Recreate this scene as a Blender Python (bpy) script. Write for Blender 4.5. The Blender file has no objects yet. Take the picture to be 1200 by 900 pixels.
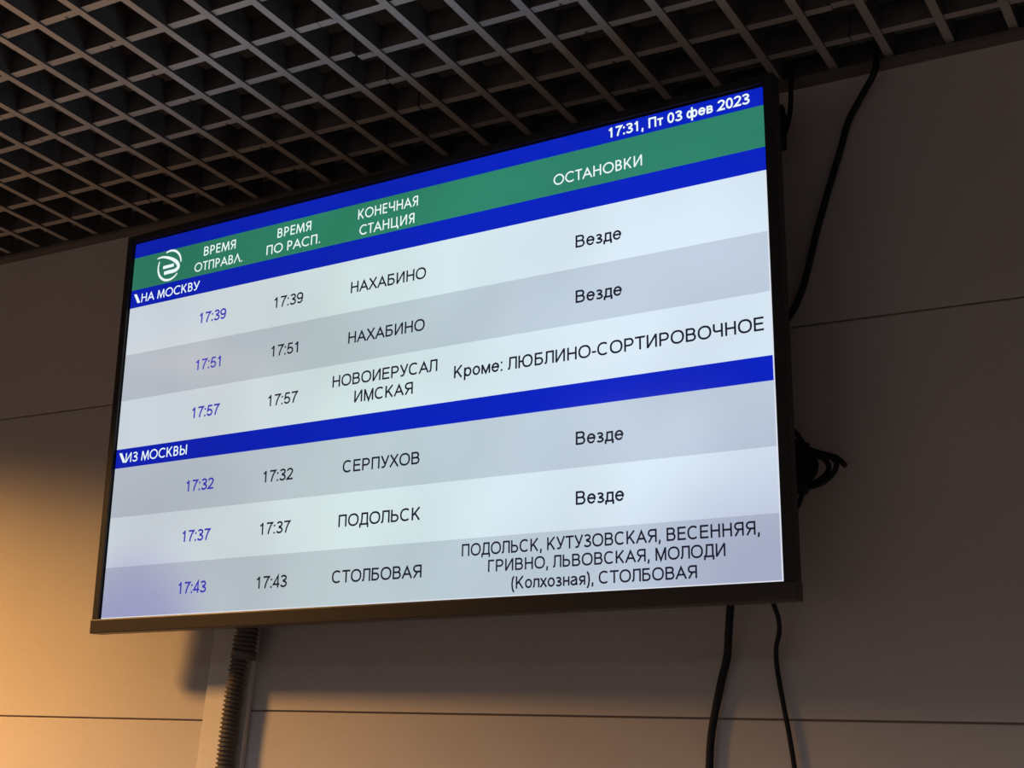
import bpy, bmesh, math, random
from mathutils import Vector, Matrix, noise

C = bpy.context.scene.collection
SC = bpy.context.scene
S = 0.0759            # metres per grid cell of the ceiling lattice
ZC = 2.65             # ceiling height
R = random.Random(7)

def rotv(r):
    v = Vector(r)
    return Matrix.Rotation(v.length, 3, v.normalized())
def W(x, y, z):       # lattice units -> metres
    return Vector((x * S, y * S, ZC + z * S))

# ------------------------------------------------------------------ camera
camd = bpy.data.cameras.new('camera'); cam = bpy.data.objects.new('camera', camd); C.objects.link(cam)
RT = rotv((-0.33280, -0.02280, -0.51521)).transposed()
right, fwd, up = RT @ Vector((1, 0, 0)), RT @ Vector((0, 1, 0)), RT @ Vector((0, 0, 1))
M = Matrix((right, up, -fwd)).transposed().to_4x4()
M.translation = W(18.8634, -13.1624, -12.9320)
cam.matrix_world = M
camd.sensor_width = 36; camd.lens = 1550.2 / 1200 * 36
camd.clip_start = 0.02
SC.camera = cam

# ------------------------------------------------------------------ light
SC.view_settings.view_transform = 'Standard'; SC.view_settings.look = 'None'
SC.view_settings.gamma = 1; SC.view_settings.exposure = 0
wd = bpy.data.worlds.new('world'); SC.world = wd; wd.use_nodes = True
wd.node_tree.nodes['Background'].inputs[0].default_value = (0.5, 0.45, 0.42, 1)
wd.node_tree.nodes['Background'].inputs[1].default_value = 0.02

def area(name, loc, size, power, col, spread=180, aim=None):
    l = bpy.data.lights.new(name, 'AREA'); l.shape = 'SQUARE'; l.size = size
    l.energy = power; l.color = col; l.spread = math.radians(spread)
    o = bpy.data.objects.new(name, l); C.objects.link(o); o.location = loc
    if aim is not None:
        o.rotation_euler = (Vector(aim) - Vector(loc)).to_track_quat('-Z', 'Y').to_euler()
    return o
LAMPS = [((-14.0, -9.0), 0.36, 102, (1.0, 0.51, 0.155), 146),
         ((-6.0, -30.0), 0.55, 66, (0.74, 0.84, 1.0), 150),  # added unseen lamp, bluish fill to cool the ambient on the wall
         ((22.0, -27.0), 0.55, 32, (0.76, 0.84, 1.0), 150)]  # second added fill lamp, weaker, also unseen
for (lx, ly), sz, pw, colr, spr in LAMPS:
    area('unseen_ceiling_lamp_light', W(lx, ly, -0.28), sz, pw, colr, spr)

# ------------------------------------------------------------------ materials
def mat(name, col, rough=0.6, spec=0.5, metal=0.0, emit=None, estr=1.0, var=0.0, vscale=8.0, bump=0.0, bscale=200.0, specks=0.0, speck_col=(0.02, 0.015, 0.01)):
    m = bpy.data.materials.new(name); m.use_nodes = True
    nt = m.node_tree; b = nt.nodes['Principled BSDF']
    b.inputs['Base Color'].default_value = (*col, 1)
    b.inputs['Roughness'].default_value = rough
    b.inputs['Specular IOR Level'].default_value = spec
    b.inputs['Metallic'].default_value = metal
    tc = nt.nodes.new('ShaderNodeTexCoord')
    src = None
    if var:
        n = nt.nodes.new('ShaderNodeTexNoise'); n.inputs['Scale'].default_value = vscale; n.inputs['Detail'].default_value = 5
        nt.links.new(tc.outputs['Object'], n.inputs['Vector'])
        r = nt.nodes.new('ShaderNodeMapRange'); r.inputs[1].default_value = 0.3; r.inputs[2].default_value = 0.7
        nt.links.new(n.outputs['Fac'], r.inputs[0])
        mx = nt.nodes.new('ShaderNodeMix'); mx.data_type = 'RGBA'
        mx.inputs[6].default_value = (*[c * (1 - var) for c in col], 1); mx.inputs[7].default_value = (*[min(1, c * (1 + var)) for c in col], 1)
        nt.links.new(r.outputs[0], mx.inputs[0]); src = mx.outputs[2]
    if specks:
        n = nt.nodes.new('ShaderNodeTexNoise'); n.inputs['Scale'].default_value = 60; n.inputs['Detail'].default_value = 3
        nt.links.new(tc.outputs['Object'], n.inputs['Vector'])
        r = nt.nodes.new('ShaderNodeMapRange'); r.inputs[1].default_value = specks; r.inputs[2].default_value = specks + 0.04
        nt.links.new(n.outputs['Fac'], r.inputs[0])
        mx = nt.nodes.new('ShaderNodeMix'); mx.data_type = 'RGBA'
        mx.inputs[6].default_value = (*col, 1); mx.inputs[7].default_value = (*speck_col, 1)
        if src: nt.links.new(src, mx.inputs[6])
        nt.links.new(r.outputs[0], mx.inputs[0]); src = mx.outputs[2]
    if src: nt.links.new(src, b.inputs['Base Color'])
    if bump:
        n = nt.nodes.new('ShaderNodeTexNoise'); n.inputs['Scale'].default_value = bscale; n.inputs['Detail'].default_value = 3
        nt.links.new(tc.outputs['Object'], n.inputs['Vector'])
        bp = nt.nodes.new('ShaderNodeBump'); bp.inputs['Strength'].default_value = bump; bp.inputs['Distance'].default_value = 0.002
        nt.links.new(n.outputs['Fac'], bp.inputs['Height']); nt.links.new(bp.outputs[0], b.inputs['Normal'])
    if emit:
        b.inputs['Emission Color'].default_value = (*emit, 1); b.inputs['Emission Strength'].default_value = estr
    return m

def srgb(r, g, b):
    f = lambda c: (c / 255 / 12.92) if c / 255 <= 0.04045 else ((c / 255 + 0.055) / 1.055) ** 2.4
    return (f(r), f(g), f(b))

M_WALL = mat('painted_wall_panel', (0.60, 0.55, 0.51), 0.55, 0.25, var=0.05, vscale=3, bump=0.25, bscale=90)
M_GAP = mat('joint_filler', (0.30, 0.24, 0.20), 0.9, 0.1)
M_DUCT = mat('duct_plastic', (0.74, 0.69, 0.62), 0.45, 0.3, var=0.04, vscale=6)
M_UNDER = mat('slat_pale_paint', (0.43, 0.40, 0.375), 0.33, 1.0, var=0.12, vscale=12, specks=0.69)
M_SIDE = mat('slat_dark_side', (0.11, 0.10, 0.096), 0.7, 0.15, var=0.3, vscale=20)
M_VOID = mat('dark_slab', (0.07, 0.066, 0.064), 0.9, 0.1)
M_TRIM = mat('wall_angle_paint', (0.16, 0.135, 0.12), 0.55, 0.3, var=0.1, vscale=10)
M_FLOOR = mat('floor_granite', (0.065, 0.062, 0.062), 0.5, 0.3, var=0.15, vscale=30)
M_BEZ = mat('black_bezel_plastic', (0.018, 0.018, 0.02), 0.42, 0.45, bump=0.05, bscale=600)
M_CHIN = mat('brushed_dark_trim', (0.045, 0.035, 0.03), 0.38, 0.5, bump=0.08, bscale=500)
M_BACK = mat('black_rear_shell', (0.010, 0.010, 0.013), 0.7, 0.25)
M_CABLE = mat('black_cable_rubber', (0.009, 0.009, 0.010), 0.6, 0.3)
M_COND = mat('grey_corrugated_plastic', (0.12, 0.10, 0.085), 0.5, 0.35, var=0.15, vscale=40)
M_STEEL = mat('dark_steel', (0.03, 0.03, 0.033), 0.5, 0.4)
M_LFRAME = mat('lamp_white_frame', (0.7, 0.68, 0.65), 0.4, 0.4)

# ------------------------------------------------------------------ helpers
def obj(name, bm, m, parent=None, loc=None, smooth=False):
    me = bpy.data.meshes.new(name); bm.normal_update(); bm.to_mesh(me); bm.free()
    for k in (m if isinstance(m, (list, tuple)) else [m]): me.materials.append(k)
    if smooth:
        for f in me.polygons: f.use_smooth = True
    o = bpy.data.objects.new(name, me); C.objects.link(o)
    if parent: o.parent = parent
    if loc is not None: o.location = loc
    return o
def empty(name, loc=(0, 0, 0), rot=None):
    o = bpy.data.objects.new(name, None); C.objects.link(o); o.location = loc; o.empty_display_size = 0.05
    if rot is not None: o.rotation_euler = rot
    return o
def tag(o, label, cat, group=None):
    o['label'] = label; o['category'] = cat
    if group: o['group'] = group
    return o
def box(bm, x0, x1, y0, y1, z0, z1, bevel=0.0, mi=0):
    vs = [bm.verts.new((x, y, z)) for x in (x0, x1) for y in (y0, y1) for z in (z0, z1)]
    fs = [bm.faces.new([vs[i] for i in q]) for q in ((0, 1, 3, 2), (4, 6, 7, 5), (0, 4, 5, 1), (2, 3, 7, 6), (0, 2, 6, 4), (1, 5, 7, 3))]
    for f in fs: f.material_index = mi
    if bevel:
        es = list({e for f in fs for e in f.edges})
        bmesh.ops.bevel(bm, geom=es, offset=bevel, segments=2, affect='EDGES', profile=0.6)
    return fs
def B(*a, **k):
    bm = bmesh.new(); box(bm, *a, **k); return bm
def smooth_path(pts, n=8):
    P = [Vector(p) for p in pts]; out = []
    for i in range(len(P) - 1):
        p0 = P[max(i - 1, 0)]; p1 = P[i]; p2 = P[i + 1]; p3 = P[min(i + 2, len(P) - 1)]
        for k in range(n):
            t = k / n
            out.append(0.5 * ((2 * p1) + (p2 - p0) * t + (2 * p0 - 5 * p1 + 4 * p2 - p3) * t * t + (3 * p1 - p0 - 3 * p2 + p3) * t ** 3))
    out.append(P[-1]); return out
def tube(bm, pts, rad, seg=12, radf=None):
    rings = []; prev = None
    for i, p in enumerate(pts):
        d = (pts[min(i + 1, len(pts) - 1)] - pts[max(i - 1, 0)]).normalized()
        a = prev if prev is not None else (Vector((0, 1, 0)) if abs(d.y) < 0.9 else Vector((1, 0, 0)))
        u = (a - d * a.dot(d)).normalized(); prev = u; v = d.cross(u)
        r = radf(i) if radf else rad
        rings.append([bm.verts.new(p + (u * math.cos(2 * math.pi * k / seg) + v * math.sin(2 * math.pi * k / seg)) * r) for k in range(seg)])
    for a, b in zip(rings, rings[1:]):
        for k in range(seg): bm.faces.new((a[k], a[(k + 1) % seg], b[(k + 1) % seg], b[k]))
    bm.faces.new(rings[0][::-1]); bm.faces.new(rings[-1])

# ------------------------------------------------------------------ room shell
XL, XR, YF = -52, 52, -62          # room limits, lattice units
YW = 7.106; WY = -0.00609          # the wall and its slight turn against the lattice
def wall_xf(o):                    # wall frame: local x along the wall, y into it, z up
    o.location = W(0, YW, 0); o.rotation_euler = (0, 0, math.atan(WY)); return o
wall = wall_xf(empty('wall_back')); wall['kind'] = 'structure'
u = S
obj('backing', B(XL*u, XR*u, 0.003, 0.12, -2.65, 0.45), M_GAP, wall)
def panel(x0, x1, z0, z1, g=0.017):
    bm = bmesh.new()
    box(bm, (x0 + g)*u, (x1 - g)*u, 0, 0.0029, (z0 + g)*u, (z1 - g)*u, bevel=0.0009)
    obj('panel', bm, M_WALL, wall)
XD = 1.0                           # vertical joint, hidden behind the duct
for a, b, zs in ((-31, -15, (-4.38, -11.30)), (-15, XD, (-4.38, -11.30)), (XD, 33.5, (-4.665, -11.096)), (33.5, XR, (-4.665, -11.096)), (XL, -31, (-4.38, -11.30))):
    ed = (5.0,) + zs + (-18.0, -24.9, -34.8)
    for z1, z0 in zip(ed, ed[1:]):
        panel(a, b, z0, z1)
for nm, bx in (('wall_left', (XL*u-0.1, XL*u, YF*u, YW*u+.1, 0, 3.1)), ('wall_right', (XR*u, XR*u+0.1, YF*u, YW*u+.1, 0, 3.1)), ('wall_front', (XL*u, XR*u, YF*u-0.1, YF*u, 0, 3.1))):
    o = obj(nm, B(*bx), M_WALL); o['kind'] = 'structure'
o = obj('floor', B(XL*u, XR*u, YF*u, YW*u+.1, -0.1, 0), M_FLOOR); o['kind'] = 'structure'
o = obj('trim_1', B(XL*u, XR*u, -0.26*u, 0, -0.13*u, -0.05*u), M_TRIM); wall_xf(o); o['kind'] = 'structure'
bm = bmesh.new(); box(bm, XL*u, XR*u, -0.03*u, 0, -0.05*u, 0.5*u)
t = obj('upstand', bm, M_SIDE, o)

# ------------------------------------------------------------------ ceiling lattice
ceil = empty('ceiling', W(0, 0, 0)); ceil['kind'] = 'structure'
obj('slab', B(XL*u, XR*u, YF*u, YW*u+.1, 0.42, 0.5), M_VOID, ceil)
GR, PRY = 0.03258, 1.018
HH = 0.50*u                        # slat height
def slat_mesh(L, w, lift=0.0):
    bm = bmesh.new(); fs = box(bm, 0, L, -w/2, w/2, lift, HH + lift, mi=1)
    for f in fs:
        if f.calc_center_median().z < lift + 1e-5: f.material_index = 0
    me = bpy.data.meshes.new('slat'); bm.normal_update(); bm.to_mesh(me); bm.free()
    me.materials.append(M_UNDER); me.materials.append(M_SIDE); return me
PW = 0.150*u
def gx(i, j): return Vector(((i + GR*j)*u, j*PRY*u, 0))
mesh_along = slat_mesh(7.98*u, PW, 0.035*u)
jit = {(3, 0): -0.02, (3, 1): 0.13, (4, 1): 0.02}
def lamp_hole(x, y):
    return any(abs(x*u - lx*u) < sz/2 + 0.03 and abs(y*u - ly*u) < sz/2 + 0.03 for (lx, ly), sz, *_ in LAMPS)
for j in range(-5, 8):
    for k, i0 in enumerate((-18, -10, -2, 6, 14)):
        if j == 7: continue
        o = bpy.data.objects.new('slat', mesh_along); C.objects.link(o); o.parent = ceil
        dy = jit.get((j, k - 2), R.uniform(-0.03, 0.03))
        o.location = gx(i0 - 0.45, j) + Vector((0, dy*u, R.uniform(0, 0.015)*u))
        o.rotation_euler = (0, 0, R.uniform(-0.002, 0.002))
for i in range(-14, 22):
    for j0, j1 in ((-5.5, -1.5), (-1.5, 6.86)):
        a, b = gx(i, j0), gx(i, j1 - 0.02)
        if j1 > 6: b = gx(i, 6.79)
        d = b - a
        key = 'cross%d' % (j1 > 6)
        me = bpy.data.meshes.get(key) or None
        if me is None:
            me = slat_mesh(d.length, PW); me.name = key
        o = bpy.data.objects.new('slat', me); C.objects.link(o); o.parent = ceil
        o.location = a + Vector((R.uniform(-0.02, 0.02)*u, 0, 0)); o.rotation_euler = (0, 0, math.atan2(d.y, d.x) + R.uniform(-0.0015, 0.0015))
# last slat runs along the wall, next to the angle
# the rest of the lattice, outside the frame: joined
bm = bmesh.new()
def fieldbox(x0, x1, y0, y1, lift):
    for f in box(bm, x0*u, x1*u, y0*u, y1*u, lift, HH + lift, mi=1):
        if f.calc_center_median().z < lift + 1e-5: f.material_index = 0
def spans(lo, hi, fixed, vertical):
    cuts = []
    for (lx, ly), sz, *_ in LAMPS:
        h = sz/2/u + 0.35
        c, o_ = (ly, lx) if vertical else (lx, ly)
        if abs(fixed - o_) < h: cuts.append((c - h, c + h))
    out = []; s = lo
    for c0, c1 in sorted(cuts):
        if c1 < lo or c0 > hi: continue
        if c0 > s: out.append((s, c0))
        s = c1
    if s < hi: out.append((s, hi))
    return out
hw = 0.075
for j in range(-60, 7):
    y = j*PRY
    for seg in ([(XL + .3, XR - .3)] if j < -5 else [(XL + .3, -18.6), (22.4, XR - .3)]):
        for a, b in spans(*seg, y, False): fieldbox(a, b, y - hw, y + hw, 0.035*u)
for i in range(XL + 1, XR):
    if -14 <= i < 22:
        for a, b in spans(YF + .3, -5.52, i - .2, True): fieldbox(i - .3 - hw, i - .3 + hw, a, b, 0)
    else:
        for a, b in spans(YF + .3, 6.8, i, True): fieldbox(i - hw, i + hw, a, b, 0)
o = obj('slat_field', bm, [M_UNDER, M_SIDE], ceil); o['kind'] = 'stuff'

# ------------------------------------------------------------------ ceiling lamps beyond the frame: the warm one, and two added as cool fill
names = ['square flush ceiling lamp with warm orange light left of the display', 'added unseen fill lamp, square and flush in the ceiling, left of the viewer', 'added unseen fill lamp, square and flush in the ceiling, right of the viewer']
for q, ((lx, ly), sz, pw, colr, spr) in enumerate(LAMPS):
    t = empty('unseen_ceiling_lamp', W(lx, ly, 0)); tag(t, names[q], 'lamp')
    h = sz/2 + 0.012
    bm = bmesh.new()
    for a in ((-h, h, -h, -sz/2), (-h, h, sz/2, h), (-h, -sz/2, -sz/2, sz/2), (sz/2, h, -sz/2, sz/2)):
        box(bm, *a, -0.012, 0.03)
    obj('frame', bm, M_LFRAME, t)
    obj('diffuser', B(-sz/2, sz/2, -sz/2, sz/2, -0.004, 0.02), mat('lamp_diffuser', (0.8, 0.8, 0.8), 0.5, 0.3, emit=colr, estr=0.7), t)

# ------------------------------------------------------------------ the display
SW = 14.0*u; SH = SW*9/16
tilt, yaw, roll = math.radians(4.1312), math.radians(-1.695), math.radians(-0.841)
Rz, Rx, Ry = Matrix.Rotation(yaw, 3, 'Z'), Matrix.Rotation(tilt, 3, 'X'), Matrix.Rotation(roll, 3, 'Y')
RM = (Rz @ Rx @ Ry).to_4x4()
tv = empty('departure_display', (0, 0, 0)); RM.translation = W(5.78115, 5.10797, -5.50348); tv.matrix_world = RM
tag(tv, 'large flat black-framed screen showing the train departure table, tilted down on the wall', 'display')
hw_, hh_ = SW/2, SH/2
bl, bt, bb, dep = 0.0148, 0.0140, 0.0215, 0.016     # bezel widths and depth
ig = 0.0024
obj('bezel', B(-hw_-bl, -hw_-ig, -0.005, dep, -hh_, hh_+bt, bevel=0.0012), M_BEZ, tv)
obj('bezel', B(hw_+ig, hw_+bl, -0.005, dep, -hh_, hh_+bt, bevel=0.0012), M_BEZ, tv)
obj('bezel', B(-hw_-ig, hw_+ig, -0.005, dep, hh_+ig, hh_+bt, bevel=0.0012), M_BEZ, tv)
c = obj('bottom_trim', B(-hw_-bl-0.0012, hw_+bl+0.0012, -0.0065, dep, -hh_-bb, -hh_-0.0002, bevel=0.002), M_CHIN, tv); c['label'] = 'slightly wider dark brown-grey bottom bar'
bm = bmesh.new(); box(bm, hw_-0.034, hw_-0.006, -0.0072, -0.0066, -hh_-bb*0.62, -hh_-bb*0.62+0.0012)
obj('indicator_mark', bm, M_STEEL, c)
# rear shell, tapered towards the back
bm = bmesh.new()
def frustum(bm, x0, x1, z0, z1, y0, y1, ins):
    a = [bm.verts.new(q) for q in ((x0, y0, z0), (x1, y0, z0), (x1, y0, z1), (x0, y0, z1))]
    b = [bm.verts.new(q) for q in ((x0+ins, y1, z0+ins), (x1-ins, y1, z0+ins), (x1-ins, y1, z1-ins), (x0+ins, y1, z1-ins))]
    bm.faces.new(a[::-1]) ; bm.faces.new(b)
    for k in range(4): bm.faces.new((a[k], a[(k+1) % 4], b[(k+1) % 4], b[k]))
frustum(bm, -hw_-bl*.7, hw_+bl*.7, -hh_-bb*.7, hh_+bt*.7, dep, dep+0.014, 0.012)
frustum(bm, -hw_*.72, hw_*.72, -hh_*.92, hh_*.45, dep+0.014, dep+0.036, 0.02)
bmesh.ops.recalc_face_normals(bm, faces=bm.faces)
back = obj('rear_shell', bm, M_BACK, tv)
bm = bmesh.new()
for k in range(14):
    z = hh_*0.55 + k*0.008
    box(bm, -0.25, 0.25, dep+0.0141, dep+0.0155, z, z+0.004)
obj('vent_rib', bm, M_BACK, back)

# picture on the panel -------------------------------------------------------
def pic_mat(name, rgb, k=1.0, clouds=True):
    m = bpy.data.materials.new(name); m.use_nodes = True; nt = m.node_tree
    b = nt.nodes['Principled BSDF']
    b.inputs['Base Color'].default_value = (0.012, 0.012, 0.014, 1); b.inputs['Roughness'].default_value = 0.13
    b.inputs['Specular IOR Level'].default_value = 0.9
    col = srgb(*rgb)
    b.inputs['Emission Strength'].default_value = k
    if not clouds:
        b.inputs['Emission Color'].default_value = (*col, 1); return m
    # uneven backlight of the old panel: weaker and more violet in the lower left corner, greener in the left half, bluish to the right
    tc = nt.nodes.new('ShaderNodeTexCoord'); sp = nt.nodes.new('ShaderNodeSeparateXYZ')
    nt.links.new(tc.outputs['Object'], sp.inputs[0])
    def mr(sock, a, b_, c_=0.0, d=1.0):
        r = nt.nodes.new('ShaderNodeMapRange'); r.interpolation_type = 'SMOOTHSTEP'
        for q, v in enumerate((a, b_, c_, d)): r.inputs[q+1].default_value = v
        nt.links.new(sock, r.inputs[0]); return r.outputs[0]
    fx = mr(sp.outputs['X'], -hw_, hw_*0.9)
    cr = nt.nodes.new('ShaderNodeValToRGB'); nt.links.new(fx, cr.inputs[0])
    e = cr.color_ramp.elements; e[0].color = (0.82, 0.82, 0.86, 1); e[1].color = (1.0, 1.06, 1.16, 1)
    for pos, cc in ((0.12, (0.88, 0.89, 0.90)), (0.38, (0.90, 0.98, 0.94)), (0.66, (0.96, 1.05, 1.06))):
        q = e.new(pos); q.color = (*cc, 1)
    # violet corner(s): distance to the lower left
    vm = nt.nodes.new('ShaderNodeVectorMath'); vm.operation = 'DISTANCE'; vm.inputs[1].default_value = (-hw_*.88, 0, -hh_*1.16)
    nt.links.new(tc.outputs['Object'], vm.inputs[0])
    dc = mr(vm.outputs['Value'], 0.06, 0.19, 1.0, 0.0)
    mx = nt.nodes.new('ShaderNodeMix'); mx.data_type = 'RGBA'; nt.links.new(dc, mx.inputs[0])
    nt.links.new(cr.outputs[0], mx.inputs[6]); mx.inputs[7].default_value = (0.60, 0.56, 0.84, 1)
    vm2 = nt.nodes.new('ShaderNodeVectorMath'); vm2.operation = 'DISTANCE'; vm2.inputs[1].default_value = (hw_*1.0, 0, -hh_*1.1)
    nt.links.new(tc.outputs['Object'], vm2.inputs[0])
    dc2 = mr(vm2.outputs['Value'], 0.03, 0.26, 0.8, 0.0)
    mx2 = nt.nodes.new('ShaderNodeMix'); mx2.data_type = 'RGBA'; nt.links.new(dc2, mx2.inputs[0])
    nt.links.new(mx.outputs[2], mx2.inputs[6]); mx2.inputs[7].default_value = (0.68, 0.66, 0.86, 1)
    nz = nt.nodes.new('ShaderNodeTexNoise'); nz.inputs['Scale'].default_value = 5.0; nz.inputs['Detail'].default_value = 1
    nt.links.new(tc.outputs['Object'], nz.inputs['Vector'])
    nf = mr(nz.outputs['Fac'], 0.3, 0.7, 0.94, 1.05)
    ml = nt.nodes.new('ShaderNodeMix'); ml.data_type = 'RGBA'; ml.blend_type = 'MULTIPLY'; ml.inputs[0].default_value = 1
    nt.links.new(mx2.outputs[2], ml.inputs[6]); ml.inputs[7].default_value = (*col, 1)
    vs = nt.nodes.new('ShaderNodeVectorMath'); vs.operation = 'SCALE'
    nt.links.new(ml.outputs[2], vs.inputs[0]); nt.links.new(nf, vs.inputs['Scale'])
    nt.links.new(vs.outputs[0], b.inputs['Emission Color'])
    return m
P_BLUE = pic_mat('picture_blue', (2, 32, 182)); P_GREEN = pic_mat('picture_green', (46, 127, 100))
P_WHITE = pic_mat('picture_white', (216, 226, 230)); P_GREY = pic_mat('picture_grey', (190, 199, 207))
P_INK = pic_mat('picture_black_ink', (22, 24, 42), clouds=False); P_LET = pic_mat('picture_white_ink', (236, 250, 250), clouds=False)
P_TIME = pic_mat('picture_blue_ink', (52, 50, 176), clouds=False)
P_EDGE = pic_mat('picture_edge_light', (222, 226, 236), clouds=False)

screen = obj('screen', B(-hw_-ig, hw_+ig, 0.0, 0.006, -hh_, hh_+ig), M_BACK, tv)
def uvp(uu, vv): return (-hw_ + uu*SW, hh_ - vv*SH)
def flat(name, quads, m, y, parent=screen):
    bm = bmesh.new()
    for q in quads:
        bm.faces.new([bm.verts.new((x, y, z)) for x, z in q])
    for f in bm.faces:
        f.normal_update()
        if f.normal.y > 0: f.normal_flip()
    return obj(name, bm, m, parent)
VB = [0, 0.0405, 0.1325, 0.1830, 0.3130, 0.4380, 0.5675, 0.6175, 0.7460, 0.8730, 1.0]
for k, m in enumerate((P_BLUE, P_GREEN, P_BLUE, P_WHITE, P_GREY, P_WHITE, P_BLUE, P_GREY, P_WHITE, P_GREY)):
    x0, z0 = uvp(0, VB[k]); x1, z1 = uvp(1, VB[k+1])
    flat('picture_band', [((x0, z0), (x1, z0), (x1, z1), (x0, z1))], m, -0.0004)
e = 0.0016
flat('edge_light', [((hw_-e, -hh_), (hw_, -hh_), (hw_, hh_*0.63), (hw_-e, hh_*0.63)), ((-hw_, -hh_), (hw_-e, -hh_), (hw_-e, -hh_+e), (-hw_, -hh_+e))], P_EDGE, -0.0006)

# --- stroke lettering: every letter is drawn from pen strokes, cap height 1
def arc(cx, cy, rx, ry, a0, a1, n=14, ex=1.0):
    out = []
    for k in range(n + 1):
        a = math.radians(a0 + (a1 - a0)*k/n); c_, s_ = math.cos(a), math.sin(a)
        out.append((cx + rx*math.copysign(abs(c_)**ex, c_), cy + ry*math.copysign(abs(s_)**ex, s_)))
    return out
def bowl(x0, xr, yt, yb, mirror=None):
    r = (yt - yb)/2; rx = min(r*1.05, (xr - x0)*0.75)
    return [(x0, yt)] + arc(xr - rx, (yt + yb)/2, rx, r, 90, -90) + [(x0, yb)]
def mir(strokes, w): return [[(w - x, y) for x, y in s] for s in strokes]
def glyph(ch, t, geo):
    h = t/2; V = lambda x, a=0, b=1: [(x, a), (x, b)]; Hh = lambda y, a, b: [(a, y), (b, y)]
    ex = 1.0 if geo else 0.88
    def O(w, x=0, top=1, bot=0): return arc(x + w/2, (top+bot)/2, w/2 - h, (top-bot)/2 - h + 0.012, 0, 360, 30, ex) 
    def Pm(w, mid): return [V(h), bowl(h, w - h, 1 - h, mid)]
    if ch in 'ОО': w = 1.04 if geo else 1.00; return [O(w)], w, .05
    if ch == 'С':
        w = .90 if geo else .92; ww = 1.04 if geo else .96
        return [arc(ww/2, .5, ww/2 - h, .5 - h + .012, 48, 312, 24, ex)], w, .05
    if ch == 'Н': w = .74 if geo else .78; return [V(h), V(w - h), Hh(.52, h, w - h)], w, .11
    if ch == 'П': w = .70 if geo else .77; return [[(h, 0), (h, 1 - h), (w - h, 1 - h), (w - h, 0)]], w, .11
    if ch == 'И': w = .76 if geo else .79; return [V(h), V(w - h), [(h, .02), (w - h, .98)]], w, .11
    if ch == 'А': w = .92; return [[(h*.6, 0), (w/2, 1 - h*1.6), (w - h*.6, 0)], Hh(.33, .17, w - .17)], w, .01
    if ch == 'Л':
        if geo: w = .86; return [[(h*.6, 0), (w/2, 1 - h*1.6), (w - h*.6, 0)]], w, .02
        w = .78; return [[(0, h)] + [(.06, h), (.12, .09), (.155, .2), (.17, .36), (.175, .6), (.18, 1 - h), (w - h, 1 - h), (w - h, 0)]], w, .04
    if ch == 'Т': w = .66 if geo else .78; return [Hh(1 - h, 0, w), V(w/2, 0, 1 - h)], w, .03
    if ch == 'Е': w = .54 if geo else .70; return [V(h), Hh(1 - h, h, w), Hh(.52, h, w*.93), Hh(h, h, w)], w, .10
    if ch == 'Г': w = .60; return [V(h), Hh(1 - h, h, w)], w, .10
    if ch == 'Р': w = .56 if geo else .74; return Pm(w, .44), w, .10
    if ch == 'В': w = .60 if geo else .76; return [V(h), bowl(h, w - h - .05, 1 - h, .53), bowl(h, w - h, .53, h)], w, .10
    if ch == 'Б': w = .72; return [V(h), Hh(1 - h, h, w*.9), bowl(h, w - h, .56, h)], w, .10
    if ch == 'Ь': w = .70; return [V(h), bowl(h, w - h, .56, h)], w, .10
    if ch == 'Ы': w = .86; return [V(h), bowl(h, w - .22 - h, .56, h), V(w - h)], w, .10
    if ch == 'Я':
        w = .62 if geo else .77; g = [V(h), bowl(h, w - h, 1 - h, .47), [(w*.48, .47), (w - h*1.1, 0)]]
        return mir(g, w), w, .10
    if ch == 'К': w = .70 if geo else .76; return [V(h), [(h, .34), (w - h, 1)], [(w*.36, .56), (w - h, 0)]], w, .09
    if ch == 'М':
        w = 1.0 if geo else .92
        if geo: return [[(h, 0), (h + .10, .97)], [(h + .10, .97), (w/2, .10), (w - h - .10, .97)], [(w - h - .10, .97), (w - h, 0)]], w, .04
        return [V(h), V(w - h), [(h, .98), (w/2, .04), (w - h, .98)]], w, .10
    if ch == 'Х': w = .86; return [[(.05, 0), (w - .09, 1)], [(.09, 1), (w - .05, 0)]], w, .02
    if ch == 'У': w = .82; return [[(h, 1), (w*.52, .30)], [(w - h, 1), (w*.53, .26), (w*.45, .12), (w*.34, h), (w*.12, h)]], w, .01
    if ch == 'Ч': w = .72; return [V(w - h), [(h, 1), (h, .66)] + arc(h + .20, .62, .20, .19, 180, 270, 6) + [(w - h, .46)]], w, .09
    if ch == 'Ц': w = .84; return [[(h, 1), (h, h), (w, h)], V(w - .12 - h), [(w - h*.8, h), (w - h*.8, -.2)]], w, .10
    if ch == 'Ю': w = 1.22; return [V(h), Hh(.52, h, .36), O(w - .32, .32)], w, .10
    if ch == 'Д': w = .86; return [[(h, -.20), (h, h), (w - h, h), (w - h, -.20)], [(.14, h), (.20, .22), (.235, .5), (.245, 1 - h), (w - .13, 1 - h), (w - .13, h)]], w, .03
    if ch == 'З': w = .68; return [arc(w*.46, .755, w*.37, .245 - h*.9, 150, -90, 14) + [(w*.30, .53)], [(w*.3, .53), (w*.46, .53)] + arc(w*.47, .27, w*.42, .27 - h*.9, 90, -155, 16)], w, .05
    X = .74
    def o(w, x=0): return arc(x + w/2, X/2, w/2 - h, X/2 - h + .012, 0, 360, 24)
    if ch == 'о': w = .68; return [o(w)], w, .05
    if ch == 'е': w = .68; return [[(h, .40), (w - h, .40)] + arc(w/2, X/2, w/2 - h, X/2 - h + .012, 5, 325, 22)], w, .05
    if ch == 'з': w = .56; return [arc(w*.44, X*.75, w*.36, X*.25 - h*.7, 150, -90, 10) + [(w*.3, X*.53)], [(w*.3, X*.53)] + arc(w*.46, X*.27, w*.42, X*.27 - h*.7, 90, -150, 12)], w, .05
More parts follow.
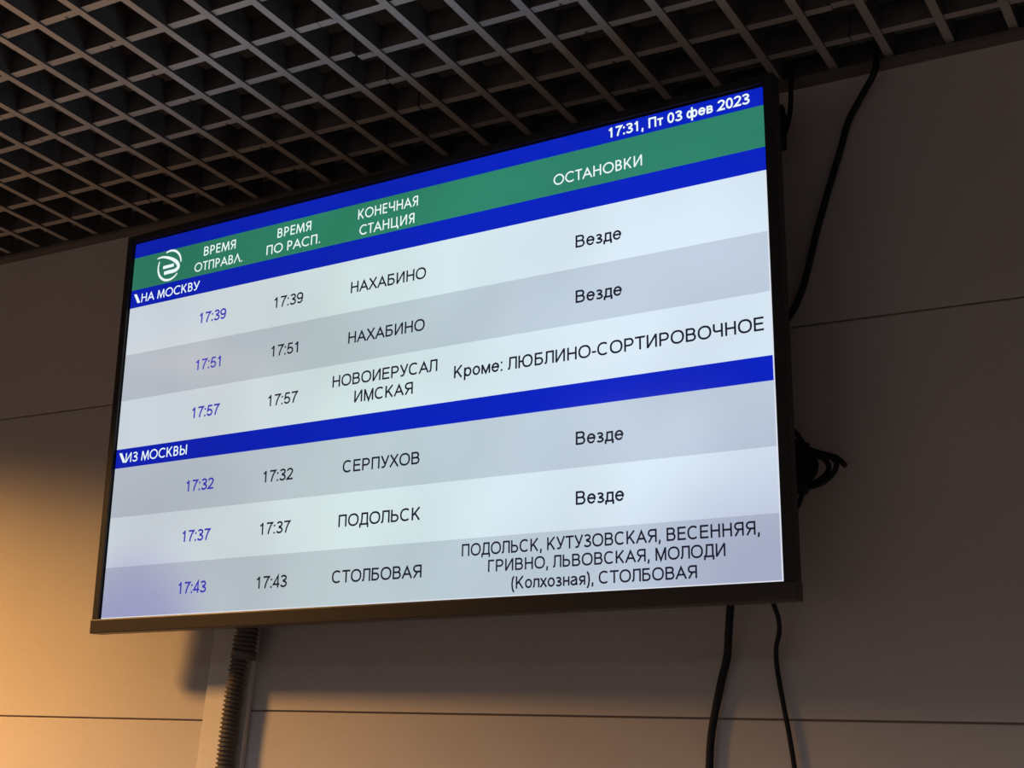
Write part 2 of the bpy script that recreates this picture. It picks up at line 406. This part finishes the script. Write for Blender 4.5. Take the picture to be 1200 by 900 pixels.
    if ch == 'д': w = .70; return [[(h, -.17), (h, h), (w - h, h), (w - h, -.17)], [(.13, h), (.18, .2), (.20, X - h), (w - .12, X - h), (w - .12, h)]], w, .03
    if ch == 'р': w = .66; return [V(h, -.28, X), arc(w/2 + .01, X/2, w/2 - h, X/2 - h + .012, 0, 360, 22)], w, .08
    if ch == 'м': w = .78; return [V(h, 0, X), V(w - h, 0, X), [(h, X - .02), (w/2, .06), (w - h, X - .02)]], w, .08
    if ch == 'л': w = .62; return [[(0, h), (.05, h), (.10, .12), (.13, .3), (.14, X - h), (w - h, X - h), (w - h, 0)]], w, .04
    if ch == 'х': w = .64; return [[(.04, 0), (w - .06, X)], [(.06, X), (w - .04, 0)]], w, .02
    if ch == 'н': w = .60; return [V(h, 0, X), V(w - h, 0, X), Hh(X*.52, h, w - h)], w, .08
    if ch == 'т': w = .56; return [Hh(X - h, 0, w), V(w/2, 0, X - h)], w, .03
    if ch == 'в': w = .60; return [V(h, 0, X), bowl(h, w - h - .03, X - h, X*.53), bowl(h, w - h, X*.53, h)], w, .08
    if ch == 'я': w = .58; return mir([V(h, 0, X), bowl(h, w - h, X - h, X*.45), [(w*.45, X*.45), (w - h, 0)]], w), w, .08
    if ch == 'а': w = .64; return [arc(w*.44, X*.68, w*.37, X*.32 - h*.8, 155, 0, 10) + [(w*.81, X*.3), (w*.86, h*1.0), (w*.97, h*.8)], arc(w*.42, X*.30, w*.35, X*.28 - h*.6, 65, 315, 14) + [(w*.81, X*.34)], [(w*.55, X*.57), (w*.81, X*.66)]], w, .05
    if ch == 'ф': w = 1.04; return [V(w/2, -.28, 1.0), o(w*.54), o(w*.54, w*.46)], w, .05
    dw = .66
    if ch == '1': return [[(.36, 0), (.36, .985)], [(.34, .96), (.27, .80), (.10, .755)]], dw, .06
    if ch == '7': return [[(.03, 1 - h), (dw - .03, 1 - h), (dw*.66, .66), (dw*.44, .32), (dw*.34, 0)]], dw, .06
    if ch == '0': return [arc(dw/2, .5, dw/2 - h, .5 - h + .012, 0, 360, 26, .9)], dw, .06
    if ch == '3': return [arc(dw*.48, .75, dw*.38, .25 - h*.9, 160, -90, 14) + [(dw*.38, .53)], [(dw*.38, .53)] + arc(dw*.48, .27, dw*.43, .275 - h*.9, 90, -160, 16)], dw, .06
    if ch == '2': return [arc(dw*.49, .72, dw*.40, .28 - h*.9, 170, -30, 14) + [(dw*.62, .40), (dw*.28, .20), (dw*.10, h), (dw, h)]], dw, .06
    if ch == '5': return [[(dw*.90, 1 - h), (dw*.26, 1 - h), (dw*.14, .47)] + arc(dw*.48, .315, dw*.42, .32 - h*.9, 140, -160, 18)], dw, .06
    if ch == '9': return [arc(dw*.48, .68, dw*.42, .32 - h*.9, 0, 360, 22), [(dw*.90, .68), (dw*.885, .42), (dw*.80, .19)] + arc(dw*.46, .30, dw*.36, .29 - h*.8, -45, -150, 8)], dw, .06
    if ch == '4': return [[(dw*.74, 0), (dw*.74, .97), (dw*.06, .27), (dw, .27)]], dw, .05
    d = t*1.05
    if ch == '.': return [[(d/2, 0), (d/2, d)]], d, .09
    if ch == ':': return [[(d/2, 0), (d/2, d)], [(d/2, .60), (d/2, .60 + d)]], d, .10
    if ch == ',': return [[(d/2 + .01, d), (d/2 + .01, 0), (d/2 - .02, -.12), (d/2 - .06, -.17)]], d, .10
    if ch == '-': return [Hh(.36, 0, .34)], .34, .06
    if ch == '(': return [[(.26, 1.03), (.13, .80), (h, .38), (.13, -.04), (.26, -.27)]], .30, .07
    if ch == ')': return [[(.04, 1.03), (.17, .80), (.30 - h, .38), (.17, -.04), (.04, -.27)]], .30, .07
    if ch == ' ': return [], .26, .06
    raise ValueError(ch)
def stroke_quads(pts, t):
    closed = len(pts) > 3 and math.dist(pts[0], pts[-1]) < 1e-6
    P = [Vector(p) for p in pts]
    Q = [P[0]]
    for p in P[1:]:
        if (p - Q[-1]).length > 1e-5: Q.append(p)
    if closed: Q.append(Q[0].copy()) if (Q[-1] - Q[0]).length > 1e-5 else None
    L, Rr = [], []
    n = len(Q)
    for i, p in enumerate(Q):
        if closed: a = Q[i-1] if i > 0 else Q[n-2]; b = Q[i+1] if i < n-1 else Q[1]
        else: a = Q[i-1] if i > 0 else None; b = Q[i+1] if i < n-1 else None
        d1 = (p - a).normalized() if a is not None else None
        d2 = (b - p).normalized() if b is not None else None
        if d1 is None: d1 = d2
        if d2 is None: d2 = d1
        n1 = Vector((-d1.y, d1.x)); n2 = Vector((-d2.y, d2.x))
        m = n1 + n2
        m = n1 if m.length < 1e-3 else m.normalized()
        k = min(1/max(m.dot(n1), 0.30), 3.0)
        L.append(p + m*t/2*k); Rr.append(p - m*t/2*k)
    return [(L[i], L[i+1], Rr[i+1], Rr[i]) for i in range(n-1)]
def text(s, u0, u1, vbase, cap, m, t=0.148, geo=False, track=0.0, name='lettering'):
    gl = []; x = 0.0; pr = 0.0
    for k, ch in enumerate(s):
        st, w, sb = glyph(ch, t, geo)
        if k: x += (pr + sb)*(1 if geo else .80) + track
        gl.append((st, x)); x += w; pr = sb
    tot = x; sx = (u1 - u0)*SW/tot; sz = cap*SH
    x0, z0 = uvp(u0, vbase); quads = []
    for st, gx0 in gl:
        for s_ in st:
            for q in stroke_quads(s_, t): quads.append([(x0 + (gx0 + p.x)*sx, z0 + p.y*sz) for p in q])
    return flat(name, quads, m, -0.0008)
tx = lambda *a, **k: text(*a, **k)
tx('17:31, Пт 03 фев 2023', .8025, .9836, .0302, .0235, P_LET, t=.172)
G = dict(geo=True, t=.130)
tx('ОСТАНОВКИ', .7270, .8473, .1115, .0250, P_LET, **G)
tx('ВРЕМЯ', .1435, .2047, .0805, .0250, P_LET, **G); tx('ОТПРАВЛ.', .1269, .2196, .1205, .0245, P_LET, **G)
tx('ВРЕМЯ', .2829, .3433, .0796, .0250, P_LET, **G); tx('ПО РАСП.', .2644, .3605, .1190, .0250, P_LET, **G)
tx('КОНЕЧНАЯ', .4247, .5229, .0815, .0255, P_LET, **G); tx('СТАНЦИЯ', .4280, .5180, .1232, .0255, P_LET, **G)
tx('НА МОСКВУ', .0225, .1399, .1710, .0240, P_LET, **G); tx('ИЗ МОСКВЫ', .0200, .1404, .6045, .0250, P_LET, **G)
CH = .0282
for k, (hm, vb, name_, u0, u1) in enumerate((('17:39', .2650, 'НАХАБИНО', .4180, .5395), ('17:51', .3897, 'НАХАБИНО', .4176, .5400), ('17:57', .5140, None, 0, 0),
        ('17:32', .7000, 'СЕРПУХОВ', .4184, .5384), ('17:37', .8245, 'ПОДОЛЬСК', .4157, .5420), ('17:43', .9500, 'СТОЛБОВАЯ', .4094, .5466))):
    tx(hm, .1437, .1958, vb, CH, P_TIME, t=.16); tx(hm, .2835, .3360, vb, CH, P_INK, t=.148)
    if name_: tx(name_, u0, u1, vb + (.0015 if k < 2 else -.001), CH, P_INK)
tx('НОВОИЕРУСАЛ', .3948, .5613, .4925, CH, P_INK); tx('ИМСКАЯ', .4320, .5247, .5365, CH, P_INK)
tx('Кроме: ЛЮБЛИНО-СОРТИРОВОЧНОЕ', .5865, .9900, .5157, CH, P_INK)
for vb in (.2675, .3920, .6990, .8232): tx('Везде', .7577, .8190, vb, CH, P_INK)
tx('ПОДОЛЬСК, КУТУЗОВСКАЯ, ВЕСЕННЯЯ,', .6039, .9763, .9105, .0262, P_INK)
tx('ГРИВНО, ЛЬВОВСКАЯ, МОЛОДИ', .6411, .9375, .9468, .0252, P_INK)
tx('(Колхозная), СТОЛБОВАЯ', .6731, .9045, .9848, .0252, P_INK)
# slanted markers in front of the two direction headings
for va, vb in ((.1450, .1712), (.5780, .6039)):
    a = [uvp(.0062, va), uvp(.0115, va), uvp(.0206, vb), uvp(.0150, vb)]
    flat('heading_marker', [a], P_LET, -0.0008)
# round emblem in the header: two ring arcs, a sweeping hook and a short bar
def var_stroke(pts, ws):
    out = []
    P = [Vector(p) for p in pts]; L, Rr = [], []
    for i, p in enumerate(P):
        d = (P[min(i+1, len(P)-1)] - P[max(i-1, 0)]).normalized(); n = Vector((-d.y, d.x)); w = ws(i/(len(P)-1))/2
        L.append(p + n*w); Rr.append(p - n*w)
    return [(L[i], L[i+1], Rr[i+1], Rr[i]) for i in range(len(P)-1)]
EC = (.0752, .0840); ER = .0440     # centre, radius (fraction of the screen height)
def emb(quads): 
    cx, cz = uvp(*EC); r = ER*SH
    return [[(cx + p.x*r*1.0, cz + p.y*r) for p in q] for q in quads]
hook = smooth_path([(-1.06, .60, 0), (-.70, .64, 0), (-.30, .56, 0), (.20, .36, 0), (.58, .10, 0), (.74, -.14, 0), (.68, -.33, 0), (.40, -.42, 0), (.0, -.42, 0), (-.40, -.44, 0)], 5)
hook = [(p.x, p.y) for p in hook]
qs = var_stroke(arc(0, 0, .93, .93, 112, 4, 18), lambda f: .09 + .05*math.sin(math.pi*f))
qs += var_stroke(arc(0, 0, .93, .93, 156, 318, 26), lambda f: .08 + .07*math.sin(math.pi*f))
qs += var_stroke(hook, lambda f: .07 + .16*min(1, f*2.4))
qs += var_stroke([(-.52, -.06), (.36, -.04)], lambda f: .20)
flat('emblem', emb(qs), P_LET, -0.0008)

# ------------------------------------------------------------------ wall mount behind the display
YWm = lambda x: YW + WY*x
mw = Matrix.Translation(W(5.5, YW + WY*5.5, -4.8)) @ Matrix.Rotation(math.atan(WY), 4, 'Z')
bm = bmesh.new(); box(bm, -.28, .28, -0.006, -0.0004, -.10, .10)
for s in (-1, 1):
    box(bm, s*.2-.012, s*.2+.012, -.075, -0.006, -.06, .06)
mt = obj('mount_bracket', bm, M_STEEL, tv)
mt.matrix_parent_inverse = RM.inverted(); mt.matrix_world = mw

# ------------------------------------------------------------------ cables, conduit, duct
FPX = 1550.2
def ray(px, py): return (right*(px - 600) + up*(450 - py) + fwd*FPX)
def at(px, py, off):               # point seen at a pixel, a given distance (lattice units) out from the wall
    d = ray(px, py); c0 = cam.matrix_world.translation
    n = Vector((math.sin(math.atan(WY)), -math.cos(math.atan(WY)), 0)); n = -n if n.y > 0 else n
    p0 = W(0, YW, 0) + n*off*u
    t = (p0 - c0).dot(n)/d.dot(n); return c0 + d*t
def cable(name, label, pts, r, cat='cable'):
    P = smooth_path([at(*p) for p in pts], 8); org = P[0].copy()
    bm = bmesh.new(); tube(bm, [p - org for p in P], r, 12)
    o = obj(name, bm, M_CABLE, None, org, True); tag(o, label, cat); return o
cable('power_cable', 'black cable hanging out of the ceiling lattice right of the display', [(1026, 30, .42), (1027, 62, .40), (1025, 84, .38), (1010, 112, .2), (994, 143, .12), (985, 175, .11), (971, 222, .10), (957, 272, .10), (947, 315, .10), (938, 345, .12), (924, 372, .25), (905, 392, .5), (880, 405, .62)], .0044)
cable('signal_cable', 'thick black cable hanging straight below the display', [(862, 660, .62), (857, 700, .50), (854, 740, .35), (852, 770, .2), (845, 800, .13), (837, 840, .10), (833, 868, .10), (831.5, 900, .10), (830, 960, .10), (835, 1060, .12)], .0048)
cable('antenna_cable', 'thin wavy black cable hanging below the lower right corner', [(898, 670, .7), (904, 700, .62), (912, 724, .42), (913, 742, .3), (909.5, 760, .2), (911, 785, .12), (918, 825, .10), (925, 862, .10), (931, 900, .10), (938, 960, .10), (948, 1060, .12)], .0029)
cable('short_cable', 'short black cable from the ceiling edge to the upper right of the display', [(929, 78, .36), (927, 100, .34), (926.5, 122, .3), (924, 142, .3), (919, 158, .3)], .0034)
# plug block at the upper right, behind the frame
pb = empty('plug_adapter', at(913, 152, .35)); tag(pb, 'small black plug block behind the upper right corner of the display', 'adapter')
obj('housing', B(-.030, .008, -.010, .010, -.028, .026, bevel=.003), M_BACK, pb)
obj('cable_socket', B(-.004, .007, -.006, .006, .026, .034, bevel=.001), M_CABLE, pb)
# coiled slack bundle sticking out at the right of the frame
cb = empty('cable_bundle', at(950, 548, .3)); tag(cb, 'coiled black cable slack sticking out right of the display', 'cable')
org = cb.location.copy()
loops = [[(905, 500, .7), (930, 505, .5), (945, 524, .4), (962, 531, .4), (980, 536, .42), (991, 546, .42)],
         [(905, 520, .6), (940, 527, .5), (965, 533, .42), (979, 540, .42), (978, 552, .4), (965, 565, .4), (948, 571, .42), (925, 573, .5), (900, 570, .6)],
         [(900, 512, .62), (935, 530, .45), (960, 535, .35), (971, 545, .33), (967, 557, .33), (952, 567, .33), (932, 575, .4), (905, 585, .6)],
         [(905, 505, .55), (928, 515, .45), (946, 530, .3), (956, 543, .28), (952, 558, .28), (938, 570, .3), (915, 585, .45)],
         [(930, 520, .35), (944, 530, .25), (950, 548, .22), (944, 566, .25), (936, 590, .35), (922, 612, .5), (900, 625, .6)]]
for L in loops:
    bm = bmesh.new(); tube(bm, [p - org for p in smooth_path([at(*p) for p in L], 7)], .0032, 10)
    obj('loop', bm, M_CABLE, cb, None, True)
bm = bmesh.new(); tube(bm, [p - org for p in smooth_path([at(938, 520, .4), at(941, 548, .35), at(937, 576, .4)], 5)], .013, 12, radf=lambda i: .013 - .0005*abs(i-5))
obj('tie_wrap', bm, M_CABLE, cb, None, True)

# flat cable duct on the wall, left below the display
du = empty('cable_duct'); wall_xf(du); tag(du, 'flat cream plastic cable duct running down the wall under the display', 'cable duct')
x0, x1, dd = 0.60, 1.66, 0.15
obj('base', B(x0*u, x1*u, -dd*.6*u, -0.0002, -34.6*u, -1.0*u, bevel=.0008), M_DUCT, du)
obj('cover', B((x0-.015)*u, (x1+.015)*u, -dd*u, -dd*.62*u, -34.6*u, -1.0*u, bevel=.0015), M_DUCT, du)

# corrugated conduit standing off the duct
cd = empty('corrugated_conduit', at(270, 840, .5)); tag(cd, 'grey ribbed flexible conduit coming down from behind the display', 'conduit')
org = cd.location.copy()
def ribbed(name, pts, r, pitch, amp):
    P0 = smooth_path([at(*p) for p in pts], 30)
    # resample evenly
    L = [0]
    for a, b in zip(P0, P0[1:]): L.append(L[-1] + (b - a).length)
    step = pitch/6; n = int(L[-1]/step); out = []; k = 0
    for i in range(n + 1):
        s = i*step
        while k < len(L) - 2 and L[k+1] < s: k += 1
        f = (s - L[k])/max(L[k+1] - L[k], 1e-9); out.append(P0[k].lerp(P0[k+1], f) - org)
    bm = bmesh.new(); tube(bm, out, r, 16, radf=lambda i: r - amp*(1 if i % 6 in (3, 4, 5) else 0))
    return obj(name, bm, M_COND, cd, None, False)
ribbed('ribbed_hose', [(284, 745, .42), (280, 775, .38), (274, 812, .36), (268, 855, .35), (263, 900, .35), (256, 960, .35), (247, 1050, .35)], .0132, .0062, .0030)
h2 = ribbed('ribbed_sleeve', [(292, 722, .46), (290, 740, .44), (286, 766, .40)], .0172, .0062, .0026)
bm = bmesh.new(); tube(bm, [p - org for p in smooth_path([at(287, 763, .40), at(285, 771, .39)], 3)], .0186, 20)
obj('collar', bm, M_COND, cd, None, False)
